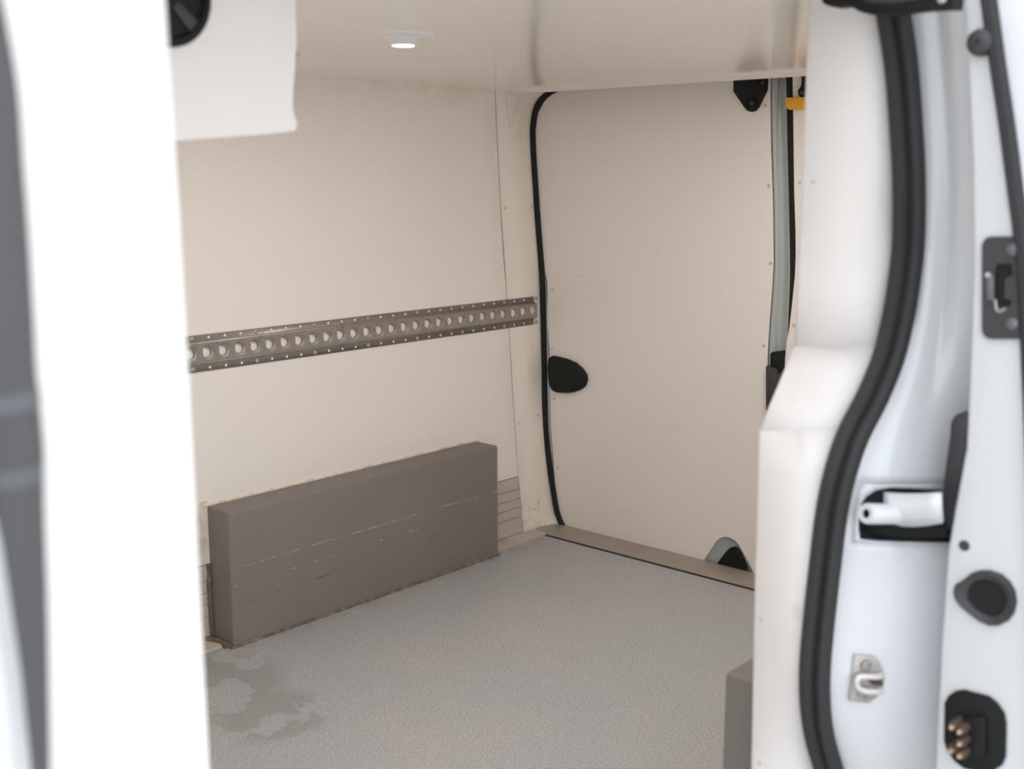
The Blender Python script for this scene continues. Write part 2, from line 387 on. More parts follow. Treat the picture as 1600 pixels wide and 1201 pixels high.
for py in rows_y:
    r = []
    for t in cols:
        p = chan(py, t)
        up = max(0, min(1, (700-py)/200))
        p = p + Vector((-.003, .011, 0))*up*{.34: .15, .46: .8, .52: 1.0, .58: .7, .70: .1}.get(t, 0)     # soft pressed groove in the upper part
        if t in (.12,): p = p + Vector((-.004, .004, 0))
        r.append(p)
    e = r[-1]; r.append(Vector((1.818, e.y+.03, e.z))); r.append(Vector((1.818, 1.7, e.z)))
    rows.append(r)
i0 = rows_y.index(756); i1 = rows_y.index(848)
skip = {(i, j) for i in range(i0, i1) for j in range(1, len(cols)-1)}
grid('shut_face', rows, M_PAINT, pc, skip=skip, thick=.002, smooth=50)
# rail pocket: soft painted lip, then dark walls going in
def chan_px(px, py):
    x0 = lerp(SEAL_R, py)-12; x1 = lerp(DOOR_L, py)+6; return chan(py, (px-x0)/(x1-x0))
def colpx(py, t):
    x0 = lerp(SEAL_R, py)-12; x1 = lerp(DOOR_L, py)+6; return x0+(x1-x0)*t
inn = Vector((-.025, .07, 0))
P1 = [(colpx(756, 1), 756), (1450, 756), (1420, 756), (1390, 756), (1362, 756)] + [(colpx(y, cols[1]), y) for y in (756, 778, 800, 824, 848)] + [(1355, 848), (1390, 848), (1420, 848), (1450, 848), (colpx(848, 1), 848)]
P2 = [(1500, 767), (1450, 765), (1420, 763), (1390, 762), (1368, 766), (1353, 776), (1345, 788), (1342, 800), (1341, 822), (1343, 842), (1368, 845), (1390, 846), (1420, 847), (1450, 848), (1495, 849)]
outl = [chan_px(*p)+(Vector((-.004, .004, 0)) if 5 <= i <= 9 else Vector()) for i, p in enumerate(P1)]; l2 = [chan_px(*p)+inn*.02 for p in P2]; l3 = [chan_px(*p)+inn*1.0 for p in P2]
lm = loops_mesh('rail_pocket_lip', [outl, l2], M_PAINT, pc, cap_last=False).modifiers.new('solid', 'SOLIDIFY'); lm.thickness = .002; lm.offset = 0
loops_mesh('rail_pocket', [l2, l3], M_DGREY, pc)

# front pillar of the opening (very near, left of the picture)
pf = tag(empty('pillar_front', (1.65, -.6, 0)), 'bright white front pillar cover of the side opening', kind='structure')
PR = [(-80, 244), (0, 249), (300, 268), (600, 286), (900, 302), (1201, 318), (1420, 328)]
PL = [(-80, -40), (130, 0), (375, 20), (600, 34), (700, 45), (730, 43), (900, 51), (1201, 57), (1420, 60)]
rows = []
for py in [-90, 0, 130, 300, 420, 520, 600, 700, 730, 800, 900, 1050, 1201, 1420]:
    a = on(lerp(PR, py), py, 0, WX); b = on(lerp(PL, py)-14, py, 0, 1.672)
    rows.append([Vector((WX-.012, BY+.0, a.z)), Vector((WX-.006, a.y-.004, a.z)), a+Vector((.006, 0, 0)), a.lerp(b, .5), b])
grid('pillar_cover', rows, M_PILLAR, pf, thick=.003, smooth=60)
PS = [(-80, -130), (600, -70), (750, -24), (850, -2), (950, 14), (1050, 29), (1201, 45), (1420, 62)]
def psx(py): return 1.69
path = catmull([on(lerp(PL, py)-34, py, 0, 1.684) for py in (-120, 0, 130, 250, 375, 500, 600, 700, 800, 950, 1100, 1201, 1420)], 3)
ROD = circ(.025, 14, 1.0, .6)
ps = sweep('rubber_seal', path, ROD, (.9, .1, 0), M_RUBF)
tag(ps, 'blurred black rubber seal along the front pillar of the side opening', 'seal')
for y0, y1 in ((612, 642), (729, 757)):
    sweep('seal_clip', [on(lerp(PL, py)-34, py, 0, 1.684) for py in (y0, (y0+y1)/2, y1)], circ(.0258, 14, 1.0, .62), (.9, .1, 0), M_CLIP, ps)
rows = []
for py in [-90, 100, 300, 500, 700, 850, 950, 1050, 1201, 1420]:
    a = on(lerp(PS, py), py, 0, 1.70); rows.append([a+Vector((-.03, .02, 0)), a, a+Vector((.02, -.02, 0)), Vector((1.74, -.80, a.z)), Vector((1.74, -1.4, a.z))])
grid('outer_pillar_skin', rows, M_PAINT, pf, thick=.002)

# ================================================================== rear doors
d1 = tag(empty('door_1', (.45, 1.94, 0)), 'cream lined rear door leaf with black oval handle cover', kind='structure')
SEAM_R = [(100, 1205), (141, 1204.5), (230, 1205.5), (300, 1208), (350, 1209), (411, 1209.5), (450, 1207.5), (500, 1203.5), (540, 1201), (590, 1200), (640, 1200), (780, 1199), (860, 1199)]
LL = [(120, 905), (141, 874), (150, 860), (160, 851), (172, 845), (186, 840.5), (205, 838.5), (230, 838), (262, 841), (330, 845.5), (400, 850.5), (425, 853.5), (440, 856.5), (460, 857), (485, 856), (510, 857), (540, 859.5), (565, 861), (620, 861), (660, 862), (720, 866), (770, 869.5), (800, 873), (815, 879), (830, 892)]
left = [rp(x, y) for y, x in LL]
right = [rp(x, y) for y, x in SEAM_R]
notch = [rp(1177.5, 902), rp(1177, 890), rp(1156, 851), rp(1150, 844), rp(1142, 839.5), rp(1134, 838), rp(1127, 840), rp(1121, 845), rp(1100, 877), rp(1096, 890)]
bot = [rp(1199, 930)] + notch + [rp(900, 845)]
top = [Vector((.86, 0, 0))]
outline = [Vector((p.x, 0, p.z)) for p in left] + [Vector((p.x, 0, p.z)) for p in bot[::-1]] + [Vector((p.x, 0, p.z)) for p in right[::-1]]
def rear(x, zz, off=0): return Vector((x, REAR0-off-REARK*zz, zz))
outl3 = [rear(p.x, p.z, .006) for p in outline]
outl3 = [rear(right[0].x, 1.50, .006), rear(left[0].x, 1.50, .006)] + outl3
prism('liner_panel', outl3, (0, .006, 0), M_DOORL, d1, bev=.0012, seg=1)
# painted metal frame of the leaf behind the liner
EDGE = [(100, 1231), (141, 1231), (300, 1235.5), (400, 1237), (470, 1236), (540, 1233), (640, 1231), (900, 1231)]
fo = [rear(.0, -.05, -.004), rear(rp(1212, 300).x, -.05, -.004), rear(rp(1212, 300).x, 1.5, -.004), rear(.0, 1.5, -.004)]
prism('door_shell', fo, (0, .03, 0), M_FRAME, d1)
rows = []
for py in [95, 141, 200, 260, 300, 350, 411, 450, 500, 540, 590, 640, 720, 800, 900]:
    a = lerp(SEAM_R, py)+1.0; b = lerp(EDGE, py)
    rows.append([rp(a+(b-a)*t, py, o) for t, o in ((0, .001), (.14, .001), (.26, -.006), (.45, -.016), (.62, -.016), (.78, -.004), (.86, .004), (1, .005), (1.03, -.03))])
grid('edge_channel', rows, M_FRAME, d1, thick=.0015, smooth=80)
# handle cover
HZ = [(490,790),(497,757),(520,738),(560,745),(640,765),(720,800),(775,850),(808,900),(815,945),(795,1000),(755,1030),(700,1050),(640,1055),(560,1050),(530,1035),(505,1000),(492,930),(487,850)]
hpx = [(770+a/5.4575, 420+b/5.4575) for a, b in HZ]
o0 = [rp(x, y, .006) for x, y in hpx]; hc = sum(o0, Vector())/len(o0)
def ring(lp, c, s, off): return [Vector((c.x+(p.x-c.x)*s, p.y-off, c.z+(p.z-c.z)*s)) for p in lp]
hh = loops_mesh('handle_cover', [o0, ring(o0, hc, 1.0, .010), ring(o0, hc, .96, .016), ring(o0, hc, .85, .020), ring(o0, hc, .5, .023), ring(o0, hc, .15, .024)], M_BLK, d1)
tag(hh, 'black oval plastic handle cover')
put('screw_recess', lathe_mesh('screw_recess', [(.006, -.002), (.006, .0015), (.004, .0015), (.0035, -.001), (0, -.001)], (0, -1, 0), 12), rp(881, 586, .0305), M_HOLE, hh)
# top latch bracket
TB = [(1146, 110), (1146, 123.5), (1149.5, 124), (1149, 143), (1166, 168), (1171, 173.5), (1177, 175), (1183, 173), (1187, 168), (1200.5, 140), (1200.5, 110)]
tb = prism('top_latch_bracket', [rp(x, y, .006) for x, y in TB], (0, -.012, 0), M_BLK, d1, bev=.0015)
tag(tb, 'black triangular latch bracket')
cup = lathe_mesh('bracket_bolt', [(.017, 0), (.017, .004), (.0125, .0045), (.0115, .0015), (.006, .0015), (.0055, .004), (0, .004)], (0, -1, 0), 18)
for p in [(1191.5, 128), (1174.5, 161)]:
    put('bracket_bolt', cup, rp(*p, .018), M_BLK, tb)
nut = lathe_mesh('bolt_head', [(.0062, 0), (.0062, .005), (.004, .006), (0, .006)], (0, -1, 0), 6)
for p in [(1193, 129), (1175.5, 161)]:
    put('bolt_head', nut, rp(*p, .019), M_DGREY, tb)
cl = prism('bracket_clip', [rp(x, y, .0065) for x, y in [(1146.5, 126), (1149, 126), (1149.5, 142), (1147.5, 142)]], (0, -.004, 0), M_STEEL, tb)
# bottom latch in its recess
nl = notch[1:-1]
lipn = [rear(p.x, p.z, .006) for p in nl]; cn = rp(1141, 886)
in1 = [rear(cn.x+(p.x-cn.x)*.93, cn.z+(p.z-cn.z)*.95, .001) for p in nl]
in2 = [rear(cn.x+.008+(p.x-cn.x)*.70, cn.z+(p.z-cn.z)*.76, -.003) for p in nl]
grid('latch_recess', [lipn, in1, in2, [rear(cn.x+.008, cn.z-.02, -.003) for _ in nl]], M_FRAME, d1, smooth=50)
BL = [(1122, 880), (1137, 860), (1143, 854.5), (1149, 853), (1154, 855.5), (1158, 861), (1167.5, 882), (1169, 893), (1169, 905), (1118, 905)]
bl = prism('bottom_latch', [rp(x, y, 0) for x, y in BL], (0, -.010, 0), M_BLK, d1, bev=.0015)
tag(bl, 'black triangular floor latch')
put('bracket_bolt', cup, rp(1145.5, 867, .010), M_BLK, bl)
ds = lathe_mesh('liner_screw', [(.0048, 0), (.0046, .0010), (.0030, .0020), (.0012, .0012), (0, .0012)], (0, -1, 0), 10)
for p in [(863, 452), (863, 545), (866, 623), (872, 730), (1196, 165), (1201, 290), (1204, 411), (1193, 540)]:
    put('liner_screw', ds, rp(*p, .006), M_SCREWC, d1)
# lock blocks on the closing edge
lk = prism('lock_body', [rp(x, y, .0) for x, y in [(1207.5, 552), (1210, 549), (1227, 547), (1229, 549), (1229, 586), (1207.5, 590)]], (0, -.016, 0), M_BLK, d1, bev=.003)
prism('lock_cover', [rp(x, y, .004) for x, y in [(1201.5, 570), (1219, 575.5), (1219.5, 584), (1224, 580), (1228, 640), (1201.5, 640)]], (0, -.018, 0), M_DGREY, d1, bev=.002)

d2 = tag(empty('door_2', (1.3, 1.94, 0)), 'cream lined rear door leaf mostly hidden by the jamb', kind='structure')
L2 = [(90, 1241), (141, 1242), (300, 1244), (360, 1246), (400, 1246.3), (430, 1245), (470, 1241), (510, 1236.5), (535, 1232), (560, 1229.5), (600, 1229), (700, 1229), (900, 1229)]
lf = [rp(x, y) for y, x in L2]
o2 = [rear(lf[0].x, 1.50, .012)] + [rear(p.x, p.z, .012) for p in lf] + [rear(lf[-1].x, -.02, .012), rear(WX-.03, -.02, .012), rear(WX-.03, 1.5, .012)]
prism('liner_panel', o2, (0, .006, 0), M_DOORL, d2, bev=.0012, seg=1)
prism('door_shell', [rear(rp(1236, 400).x, -.05, -.004), rear(WX, -.05, -.004), rear(WX, 1.5, -.004), rear(rp(1236, 400).x, 1.5, -.004)], (0, .03, 0), M_FRAME, d2)
CS = [(80, 1235), (141, 1236), (200, 1237), (300, 1239.5), (400, 1241.5), (450, 1241), (520, 1238), (600, 1236), (900, 1236)]
sweep('closing_seal', catmull([rp(x, y, .002) for y, x in CS], 3), circ(.0135, 12, 1, .55), (0, -1, 0), M_RUB, d2)
for p in [(1250, 285), (1250, 394), (1240.5, 508)]:
    put('liner_screw', ds, rp(*p, .012), M_SCREWC, d2)
tag(prism('release_lever', [rp(x, y, .02) for x, y in [(1230, 155), (1232, 152.5), (1290, 151), (1290, 171), (1236, 171.5), (1232, 169)]], (0, -.012, 0), M_ORANGE, d2, bev=.002), 'orange release lever')
lg = prism('latch_linkage', catmull([rp(x, y, .012) for x, y in [(1247, 112), (1249, 118), (1255, 121), (1254, 135), (1250, 140), (1249.5, 146), (1252, 151), (1256, 153), (1260, 150), (1263, 140), (1275, 120), (1275, 108)]], 2, True), (0, -.010, 0), M_BLK, d2, bev=.001)
put('bolt_head', nut, rp(1254, 145, .022), M_DGREY, lg)

# rear wall strips round the doors (close the body)
tag(box('wall_rear', -.06, WX+.08, 2.0, 2.03, -.4, 1.55, M_PAINT), 'outer skin behind the rear doors', kind='structure')
tag(box('wall_right_outer', 1.70, 1.71, .95, 2.0, -.05, 1.53, M_PAINT), 'outer side skin behind the jamb panel', kind='structure')

# rubber seal round the rear opening
sp = [rp(x, y, .008) for y, x in SEALC]
b_ = sp[-1]; t_ = sp[0]
path = [rear(.5, 1.44, .008), rear(t_.x+.12, 1.435, .008)] + sp + [rear(b_.x+.08, b_.z-.012, .008), rear(.6, b_.z-.014, .008)]
rs = sweep('rubber_seal', catmull(path, 2), [(-.0088, 0), (-.0088, .006), (-.006, .010), (0, .012), (.006, .010), (.0088, .006), (.0088, 0), (0, -.012)], (.25, -1, 0), M_RUB)
tag(rs, 'thin black rubber seal curving round the lined rear door leaf', 'seal')

# ================================================================== things inside
# slotted load rail
RZ0, RZ1 = .6835, .7730
hp0 = on(299.5, 554, 0, .012); hp1 = on(834.5, 484.5, 0, .012)
PITCH = (hp1.y-hp0.y)/27
rail = tag(empty('load_rail', (0, 1.2, RZ0)), 'long steel load rail with a row of round slots screwed to the side wall', 'rail')
YE = hp1.y+PITCH*.42; NH = 33; Y0 = hp1.y-PITCH*(NH-.5)
H = RZ1-RZ0; za = RZ0+.0215; zb = RZ1-.0195; zm = (za+zb)/2; HT = .0085
def flange(z0, z1, yend):
    return prism
sec = [(RZ0, .0012), (za-.006, .0012), (za-.003, .0035), (za+.001, HT), (zb-.001, HT), (zb+.003, .0035), (zb+.005, .0012), (RZ1, .0012)]
for name, ss in (('lower_flange', sec[:4]), ('upper_flange', sec[4:])):
    ye = YE-.012
    rows = [[Vector((x+.001, y, q)) for q, x in ss] for y in (Y0, ye)]
    grid(name, rows, M_RAIL, rail, thick=.0022, smooth=50)
# web with slots: one continuous mesh
bm = bmesh.new()
hw, hh_ = PITCH/2, (zb-za)/2+.0005
base = sorted([2*math.pi*i/28 for i in range(28)] + [math.atan2(s*hh_, c*hw) % (2*math.pi) for s in (1, -1) for c in (1, -1)])
def holer(th):
    d = math.atan2(math.sin(th-2.25), math.cos(th-2.25)); return .0126+.0062*math.exp(-(d/.30)**2)
for k in range(NH):
    yc = hp1.y-PITCH*k; o_, i_, j_, r_ = [], [], [], []
    for th_ in base:
        c, s = math.cos(th_), math.sin(th_); q = min(hw/abs(c) if abs(c) > 1e-6 else 9, hh_/abs(s) if abs(s) > 1e-6 else 9)
        oy = yc+c*q
        if k == 0 and c > 0: oy = min(oy, YE)
        o_.append(bm.verts.new((HT, oy, zm+s*q)))
        R = holer(th_)
        r_.append(bm.verts.new((HT+.0012, yc+c*(R+.0035), zm+s*(R+.0035))))
        i_.append(bm.verts.new((HT-.0008, yc+c*R, zm+s*R))); j_.append(bm.verts.new((HT-.0045, yc+c*(R-.0005), zm+s*(R-.0005))))
    n = len(base)
    for a, b in ((o_, r_), (r_, i_), (i_, j_)):
        for t in range(n): bm.faces.new((a[t], a[(t+1) % n], b[(t+1) % n], b[t]))
bmesh.ops.remove_doubles(bm, verts=bm.verts, dist=1e-5)
from_bm('slotted_web', bm, M_RAIL, rail, 40)
rv = lathe_mesh('hole_dot', [(.0036, 0), (.0034, .0015), (.002, .0024), (0, .0026)], (1, 0, 0), 10)  # pale domes stand in for small holes showing the white wall behind
sw = lathe_mesh('rail_screw', [(.0062, 0), (.006, .0016), (.0045, .003), (.002, .0034), (0, .0022)], (1, 0, 0), 12)
for k in range(NH-2):
    y = hp1.y-PITCH*(k+.82)
    big = (k % 4 == 2)
    for zz_ in (RZ0+.0075, RZ1-.0078):
        put('rail_screw' if big else 'hole_dot', sw if big else rv, (.0024, y, zz_), M_SCREW if big else M_HOLE_DOT, rail)
for p in [(838, 465.5), (838, 502.5)]:
    put('rail_screw', sw, on(*p, 0, .0016), M_SCREW, rail)
# wheel boxes
BX = .0903
def wheel_box(name, x0, x1, y0, y1, h, label, side):
    t = tag(empty(name, ((x0+x1)/2, (y0+y1)/2, 0)), label, 'wheel box', 'grey wheel boxes on the cargo floor')
    bm = bmesh.new(); add_box(bm, x0, x1, y0, y1, 0, h)
    fx = x1 if side > 0 else x0
    es = [e for e in bm.edges if not all(abs(v.co.z) < 1e-6 for v in e.verts) and not all(abs(v.co.x-(x0+x1-fx)) < 1e-6 for v in e.verts)]
    bmesh.ops.bevel(bm, geom=es, offset=.007, segments=3, profile=.5, affect='EDGES')
    from_bm('casing', bm, M_BOX, t)
    return t
wb = wheel_box('wheel_arch_box', .0, BX, .611, 1.581, .347, 'scuffed grey wheel arch box under the slotted rail', 1)
wheel_box('wheel_arch_box', WX-BX, WX-.002, .611, 1.581, .347, 'grey wheel arch box peeking out beside the white jamb', -1)
# sealant beads round the wheel box (parts of it)
def bead(name, pts, r, mat, parent):
    P = []
    for a, b in zip(pts, pts[1:]):
        a, b = Vector(a), Vector(b); n = max(2, int((b-a).length/.012))
        P += [a.lerp(b, i/n)+Vector((random.uniform(-1, 1), random.uniform(-1, 1), random.uniform(-1, 1)))*r*.25 for i in range(n)]
    P.append(Vector(pts[-1])); return sweep(name, P, circ(r, 7), (.5, -.3, .8), mat, parent)
bead('top_sealant', [(.002, .60, .349), (.002, 1.585, .349)], .0045, M_SEALANT, wb)
bead('side_sealant', [(.002, .607, .012), (.002, .607, .2)], .007, M_GRIME, wb)
prism('sealant_patch', [(.0015, .575, .20), (.0015, .611, .20), (.0015, .611, .36), (.0015, .59, .36), (.0015, .578, .31)], (.0012, 0, 0), M_SEALANT, wb)
bead('floor_sealant', [(.01, .606, .003), (BX+.001, .606, .002), (BX+.001, 1.585, .002)], .0045, M_GRIME, wb)
bead('corner_dirt', [(.01, .59, .007), (.03, .6, .007), (.08, .604, .003)], .009, M_GRIME, wb)

# ceiling lamps: the one in view and an unseen twin, added as fill light
dome_me = lathe_mesh('dome', [(.060, 0), (.058, .0025), (.046, .004), (.032, .008), (.0235, .0180), (.0205, .0188), (.0200, .0155), (0, .0155)], (0, 0, -1), 28)
lens_me = lathe_mesh('lens', [(.0190, 0), (.0188, .0025), (.012, .0042), (0, .005)], (0, 0, -1), 24)
def ceiling_lamp(x, y, label):
    lamp = tag(empty('ceiling_lamp', (x, y, CZ)), label, 'lamp', 'round ceiling lamps')
    put('dome', dome_me, (x, y, CZ), M_LAMP, lamp); put('lens', lens_me, (x, y, CZ-.0156), M_LED, lamp)
    ld = bpy.data.lights.new('lamp_light', 'AREA'); ld.shape = 'DISK'; ld.size = .034; ld.energy = LAMP_W; ld.color = (1, .965, .93)
    lo = bpy.data.objects.new('lamp_light', ld); col.objects.link(lo); lo.parent = lamp; lo.location = (0, 0, -.0222)
LAMP_W = 1.62
lp = on(630, 55, 2, CZ)
ceiling_lamp(lp.x, lp.y, 'small round lit lamp in the glossy ceiling')
ceiling_lamp(1.30, lp.y+.85, 'added unseen ceiling lamp that brightens the cargo space')

# cooling unit hanging at the cab end
EX = 1.12
cu = tag(empty('cooling_unit', (.75, -.2, CZ)), 'white rounded cooling unit with black fan port under the ceiling', 'cooling unit')
op = [on(x, y, 0, EX) for x, y in [(467, 60), (464, 110), (461, 150), (460.5, 168), (463, 180), (466.5, 188), (468, 197), (466, 203), (461, 206.5), (420, 211), (340, 217), (270, 222), (150, 231)]]
yb = BY+.002; zt = CZ-.001
op = [Vector((EX, op[0].y, zt))] + op + [Vector((EX, yb, op[-1].z-.01)), Vector((EX, yb, zt))]
bm = bmesh.new(); n = len(op)
cc = sum(op, Vector())/n
def cl_(p, s, dx): return Vector((p.x+dx, max(yb, cc.y+(p.y-cc.y)*s), min(zt, cc.z+(p.z-cc.z)*s)))
loops_mesh('housing', [[p+Vector((-.7, 0, 0)) for p in op], [p+Vector((-.02, 0, 0)) for p in op], [cl_(p, .99, -.006) for p in op], [cl_(p, .965, 0) for p in op]], M_COOL, cu, cap_first=True)
fc = on(256, -10, 0, EX)
pr_ = (on(330, -10, 0, EX)-fc).length*.93
fp = put('fan_port', lathe_mesh('fan_port', [(pr_, -.002), (pr_, .006), (pr_*.86, .008), (pr_*.80, .0012), (pr_*.3, .0012), (pr_*.28, .005), (0, .006)], (1, 0, 0), 32), fc, M_BLK, cu)
for a in range(6):
    an = a*math.pi/3+.3; d = Vector((0, math.cos(an), math.sin(an))); s = Vector((0, -math.sin(an), math.cos(an)))
    q0, q1 = fc+d*pr_*.27, fc+d*pr_*.84
    prism('fan_rib', [q0+s*.006, q1+s*.009, q1-s*.009, q0-s*.006], (.005, 0, 0), M_DGREY, cu, bev=.001)
put('housing_screw', lathe_mesh('housing_screw', [(.005, 0), (.005, .004), (.002, .006), (0, .006)], (0, 1, 0), 10), on(463.5, 85, 0, EX-.03)+Vector((0, -.002, 0)), M_STEEL, cu)

# ================================================================== side opening hardware
# rubber seal of the opening: two lobes with a groove
path = []
for py in [-120, -60, 25, 100, 180, 280, 370, 430, 500, 560, 620, 680, 740, 800, 880, 960, 1040, 1100, 1150, 1201, 1300, 1400]:
    path.append(on((lerp(SEAL_L, py)+lerp(SEAL_R, py))/2, py, 0, seal_x(py)-.002))
prof = [(-.024, -.004), (-.025, .006), (-.021, .013), (-.012, .016), (-.004, .013), (-.001, .008), (.002, .013), (.009, .021), (.017, .021), (.0235, .013), (.0245, .004), (.022, -.004)]
ss = sweep('rubber_seal', catmull(path, 4), [(-u*.92, v) for u, v in prof], (.30, -.95, 0), M_RUBS)
tag(ss, 'thick black double-lobed rubber seal following the stepped white jamb', 'seal')

# striker on the shut face
NRM = (chan(1058, .6)-chan(1058, .3)).cross(chan(1000, .4)-chan(1120, .4)).normalized()
if NRM.y > 0: NRM = -NRM
def chan_at(px, py, off=.0):
    x0 = lerp(SEAL_R, py)-12; x1 = lerp(DOOR_L, py)+6; t = (px-x0)/(x1-x0)
    return chan(py, t)+NRM*off
sk = tag(empty('striker', chan_at(1350, 1090)), 'grey steel striker loop plate low on the white shut face', 'striker')
SK = [(1333, 1020), (1362, 1023), (1371, 1031), (1377, 1043), (1380, 1058), (1376, 1075), (1367, 1087), (1355, 1096), (1325, 1093), (1328, 1058)]
nrm = NRM
prism('plate', [chan_at(x, y, .001) for x, y in SK], nrm*.004, M_STRK, sk, bev=.001)
cap_ = lathe_mesh('striker_screw', [(.0095, 0), (.0085, .003), (.0055, .0035), (.005, .0010), (0, .0010)], nrm, 14)
for p in [(1351, 1037), (1346, 1081)]:
    put('striker_screw', cap_, chan_at(*p, .005), M_SCREW, sk)
lpz = [(1375, 1052, .003), (1369, 1051.5, .011), (1352, 1050.5, .013), (1338, 1050.5, .013), (1332, 1056, .013), (1334, 1067, .013), (1345, 1073, .013), (1357, 1074, .013), (1368, 1075, .011), (1374, 1076, .003)]
sweep('loop', catmull([chan_at(x, y, o) for x, y, o in lpz], 3), circ(.0046, 10), NRM, M_STRL, sk)
prism('loop_gap_shade', [chan_at(x, y, .0052) for x, y in [(1352, 1059), (1376, 1058), (1377, 1069), (1360, 1067)]], NRM*.0006, M_PINB, sk)  # thin brown sheet paints in the dark of the gap

# sliding door, slid open along the outside: its front edge faces us
d3 = tag(empty('door_3', (1.92, 1.1, 0)), 'white front edge of the opened sliding side door', kind='structure')
def dp(px, py, off=0): return on(px, py, 1, YD-off)
lf = [dp(x, y) for y, x in DOOR_L]
BLK = [(-100, 1532), (0, 1546), (100, 1560), (200, 1575), (300, 1588), (380, 1598), (500, 1606), (700, 1615), (1000, 1625), (1420, 1630)]
rg = [dp(x, y) for y, x in BLK]
ol = [Vector((p.x, YD, p.z)) for p in lf] + [Vector((p.x+.055, YD, p.z)) for p in rg[::-1]]
prism('door_shell', ol, (0, 1.0, 0), M_PAINT, d3, bev=.006, seg=3)
sweep('edge_seal', catmull([dp(x, y, .001) for y, x in BLK], 3), [(-.0095, -.004), (-.0095, .006), (-.004, .012), (.004, .012), (.0095, .006), (.0095, -.004)], (0, -1, 0), M_RUBS, d3)
bs = put('bump_stop', lathe_mesh('bump_stop', [(.0175, 0), (.0175, .010), (.016, .015), (.011, .018), (.004, .0185), (.003, .0155), (0, .0155)], (0, -1, 0), 22), dp(1536, 67), M_DGREY, d3)
tag(bs, 'round black rubber bump stop')
def rrect(x0, x1, y0, y1, r, n=5):
    out = []
    for cx_, cy_, a0 in ((x1-r, y0+r, -90), (x1-r, y1-r, 0), (x0+r, y1-r, 90), (x0+r, y0+r, 180)):
        for k in range(n+1):
            a_ = math.radians(a0+90*k/n); out.append((cx_+r*math.cos(a_), cy_+r*math.sin(a_)))
    return out
slot = [(1559, 412), (1584, 411), (1585, 430), (1573, 434), (1572, 466), (1583, 468), (1582, 477), (1560, 480), (1555, 468), (1556, 430)]
lt = prism('latch_plate', [dp(x, y, 0) for x, y in rrect(1536.5, 1612, 369, 529, 16)], (0, -.006, 0), M_DGREY, d3, holes=[[dp(x, y, 0) for x, y in slot]])
tag(lt, 'charcoal latch plate with a dark claw slot')
prism('latch_cavity_shade', [dp(x, y, .0006) for x, y in rrect(1552, 1588, 406, 484, 4)], (0, -.0004, 0), M_HOLE, lt)  # flat black sheet covers the white door face as the cavity's shade
prism('latch_claw', [dp(x, y, .006) for x, y in [(1541, 430), (1554, 428), (1555, 470), (1543, 468)]], (0, -.005, 0), M_PSC, lt, bev=.0015)
sweep('claw_edge', [dp(1555, 468, .008), dp(1557, 484, .008), dp(1562, 487, .008), dp(1571, 482, .008)], circ(.0018, 8), (0, -1, 0), M_STRK, lt)
sb = lathe_mesh('plate_screw', [(.009, 0), (.008, .003), (.004, .0045), (0, .005)], (0, -1, 0), 14)
for p in [(1583, 390), (1582, 506)]:
    put('plate_screw', sb, dp(*p, .006), M_PSC, lt)
put('claw_pin', lathe_mesh('claw_pin', [(.0036, 0), (.0034, .006), (0, .007)], (0, -1, 0), 10), dp(1545, 429, .01), M_STEEL, lt)
put('drain_hole', lathe_mesh('drain_hole', [(.0075, -.001), (.0075, .0012), (.005, .0016), (.004, .0006), (0, .0006)], (0, -1, 0), 14), dp(1507, 852), M_DGREY, d3)
CUP = [(1491, 923), (1494, 912), (1506, 905), (1518, 895), (1532, 890), (1548, 890), (1566, 896), (1579, 908), (1587, 922), (1590, 940), (1586, 957), (1577, 969), (1563, 976), (1548, 976), (1532, 969), (1515, 956), (1502, 945), (1494, 934)]
IN_ = [(1513, 930), (1514, 921), (1519, 912), (1526, 906), (1535, 904), (1545, 904), (1556, 907), (1566, 914), (1572, 924), (1575, 936), (1572, 948), (1567, 957), (1558, 961), (1548, 961), (1538, 957), (1528, 951), (1520, 944), (1515, 937)]
c0 = [dp(x, y, 0) for x, y in CUP]; ci = [dp(x, y, 0) for x, y in IN_]
def mixl(A, B, t, off): return [Vector((a.x+(b.x-a.x)*t, YD-off, a.z+(b.z-a.z)*t)) for a, b in zip(A, B)]
tag(loops_mesh('guide_cup', [c0, mixl(c0, ci, .05, .007), mixl(c0, ci, .25, .010), mixl(c0, ci, .6, .008), mixl(c0, ci, .95, .006), mixl(c0, ci, 1.05, .001)], M_DGREY, d3, cap_last=False), 'black teardrop rubber guide cup')
prism('cup_hole_shade', [p+Vector((0, -.0008, 0)) for p in mixl(c0, ci, 1.0, 0)], (0, -.0006, 0), M_HOLE, d3)  # flat black sheet puts the shade of a deep hole on the door
CB = [(1478, 1096), (1484, 1085), (1495, 1078), (1507, 1076), (1535, 1083), (1548, 1087), (1560, 1097), (1571, 1113), (1574, 1128), (1573, 1180), (1568, 1193), (1555, 1202), (1530, 1203), (1508, 1198), (1494, 1187), (1482, 1170), (1477, 1155)]
cb = prism('contact_block', [dp(x, y, 0) for x, y in CB], (0, -.007, 0), M_BLK, d3, bev=.002)
tag(cb, 'black electrical contact block with brass pins')
box_ = prism('contact_housing', [dp(x, y, .007) for x, y in [(1506, 1118), (1541, 1116), (1543, 1122), (1543, 1176), (1538, 1181), (1508, 1181)]], (0, -.008, 0), M_BLK, cb, bev=.002)
slv = lathe_mesh('pin_sleeve', [(.0072, 0), (.0070, .026), (.0055, .029), (0, .029)], (0, -1, 0), 14)
pin = lathe_mesh('pin_tip', [(.0036, 0), (.0036, .005), (.0022, .008), (0, .0085)], (0, -1, 0), 10)
for p in [(1499, 1131), (1499, 1149.5), (1499, 1168), (1487, 1124), (1486, 1160)]:
    q = dp(p[0]+14, p[1], .006); sl = put('pin_sleeve', slv, q, M_PINB, cb); put('pin_tip', pin, q+Vector((0, -.0285, 0)), M_BRASS, cb)

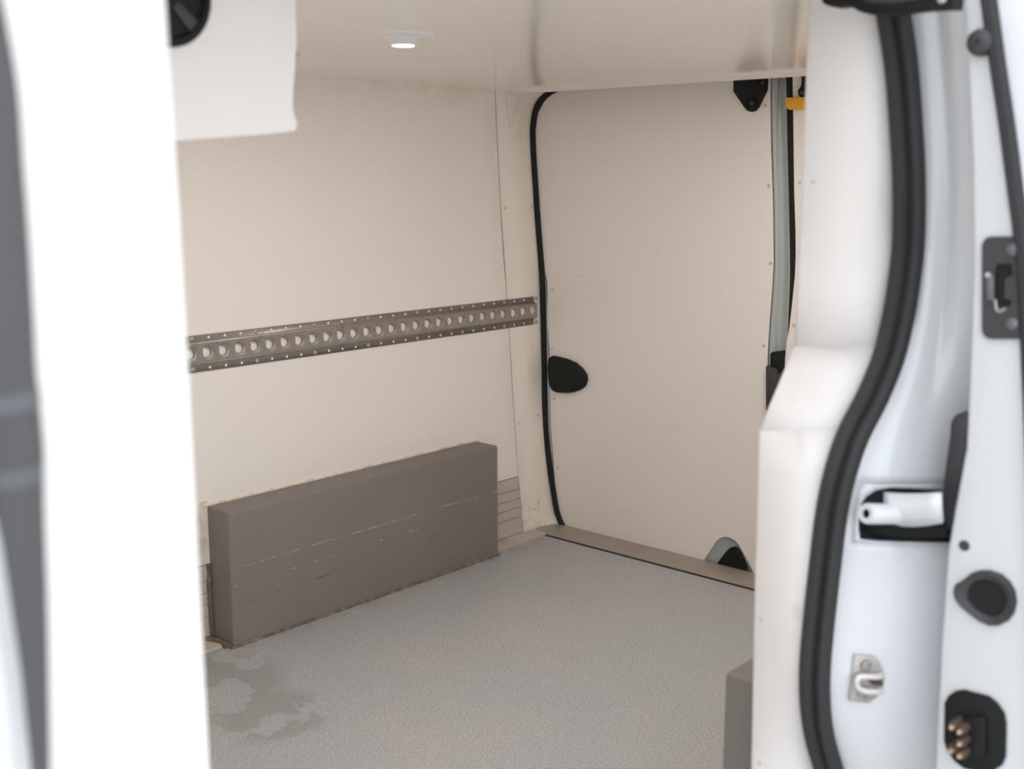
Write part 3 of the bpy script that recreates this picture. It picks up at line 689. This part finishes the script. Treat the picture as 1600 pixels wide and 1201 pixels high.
# roller arm running from the rail pocket to the sliding door
def ap(px, py, X): return on(px, py, 0, X)
ra = tag(empty('roller_arm', ap(1400, 830, 1.80)), 'white curved roller arm reaching out of the rail pocket', 'hinge arm')
def armx(px): return lerp([(1348, 1.722), (1475, 1.838)], px)
AR_T = [(1382, 768.5), (1392, 769.5), (1410, 770.5), (1430, 770.5), (1450, 770), (1471, 769)]
AR_B = [(1382, 812), (1392, 815), (1410, 820), (1430, 821), (1450, 819), (1474, 815)]
rows = [[ap(x, y, armx(x)) for x, y in AR_T], [ap(x, (y+y2)/2, armx(x)+.003) for (x, y), (_, y2) in zip(AR_T, AR_B)], [ap(x, y, armx(x)) for x, y in AR_B]]
grid('arm_plate', rows, M_PAINT, ra, thick=.006, smooth=50)
p0, p1 = ap(1353, 802, 1.752), ap(1398, 803, 1.768)
ax_ = (p1-p0); L_ = ax_.length
put('barrel', lathe_mesh('barrel', [(.0065, .004), (.0065, 0), (.0135, 0), (.0145, .003), (.0145, L_), (0, L_)], ax_, 20), p0, M_PAINT, ra)
put('barrel_pin', lathe_mesh('barrel_pin', [(.006, 0), (.006, .006), (0, .006)], ax_, 12), p0+ax_*.03, M_HOLE, ra)
BR = [(1490, 650), (1497, 646), (1512, 646), (1512, 700), (1492, 830), (1470, 825), (1467, 806), (1474, 745), (1483, 680), (1484, 660)]
bq = [on(x, y, 1, YD+.03) for x, y in BR]
tag(prism('arm_bracket', bq, (0, .03, 0), M_DGREY, ra, bev=.004), 'charcoal bracket fixing the arm to the door')
lw = [on(x, y, 0, armx(x)-.012) for x, y in [(1360, 824), (1400, 828), (1440, 830), (1478, 829)]]
sweep('lower_rail', lw, [(-.008, -.004), (-.008, .004), (.008, .004), (.008, -.004)], (.9, -.36, 0), M_BLK, ra)

# black upper arm crossing above the seal
ua = tag(empty('upper_arm', on(1400, 0, 1, .60)), 'black steel guide arm crossing above the rubber seal', 'guide arm')
up = [(1296, -3), (1300, 1), (1310, 4), (1322, 3), (1335, 1), (1344, 6), (1354, 12), (1368, 15), (1385, 16), (1405, 15), (1430, 11), (1460, 8), (1497, 6)]
pth = catmull([on(x, y, 1, .58-.03*(x-1296)/200) for x, y in up], 3)
sweep('arm_bar', pth, [(-.007, -.012), (-.007, .012), (.007, .012), (.007, -.012)], (0, -1, 0), M_BLK, ua)
prism('arm_web', [on(x, y, 1, .563) for x, y in [(1352, 8), (1372, 14), (1405, 12), (1460, 6), (1497, 3), (1497, -14), (1352, -14)]], (0, .006, 0), M_DGREY, ua)
put('arm_bolt', lathe_mesh('arm_bolt', [(.007, 0), (.006, .004), (0, .006)], (0, -1, 0), 12), on(1473, -2, 1, .54), M_STEEL, ua)
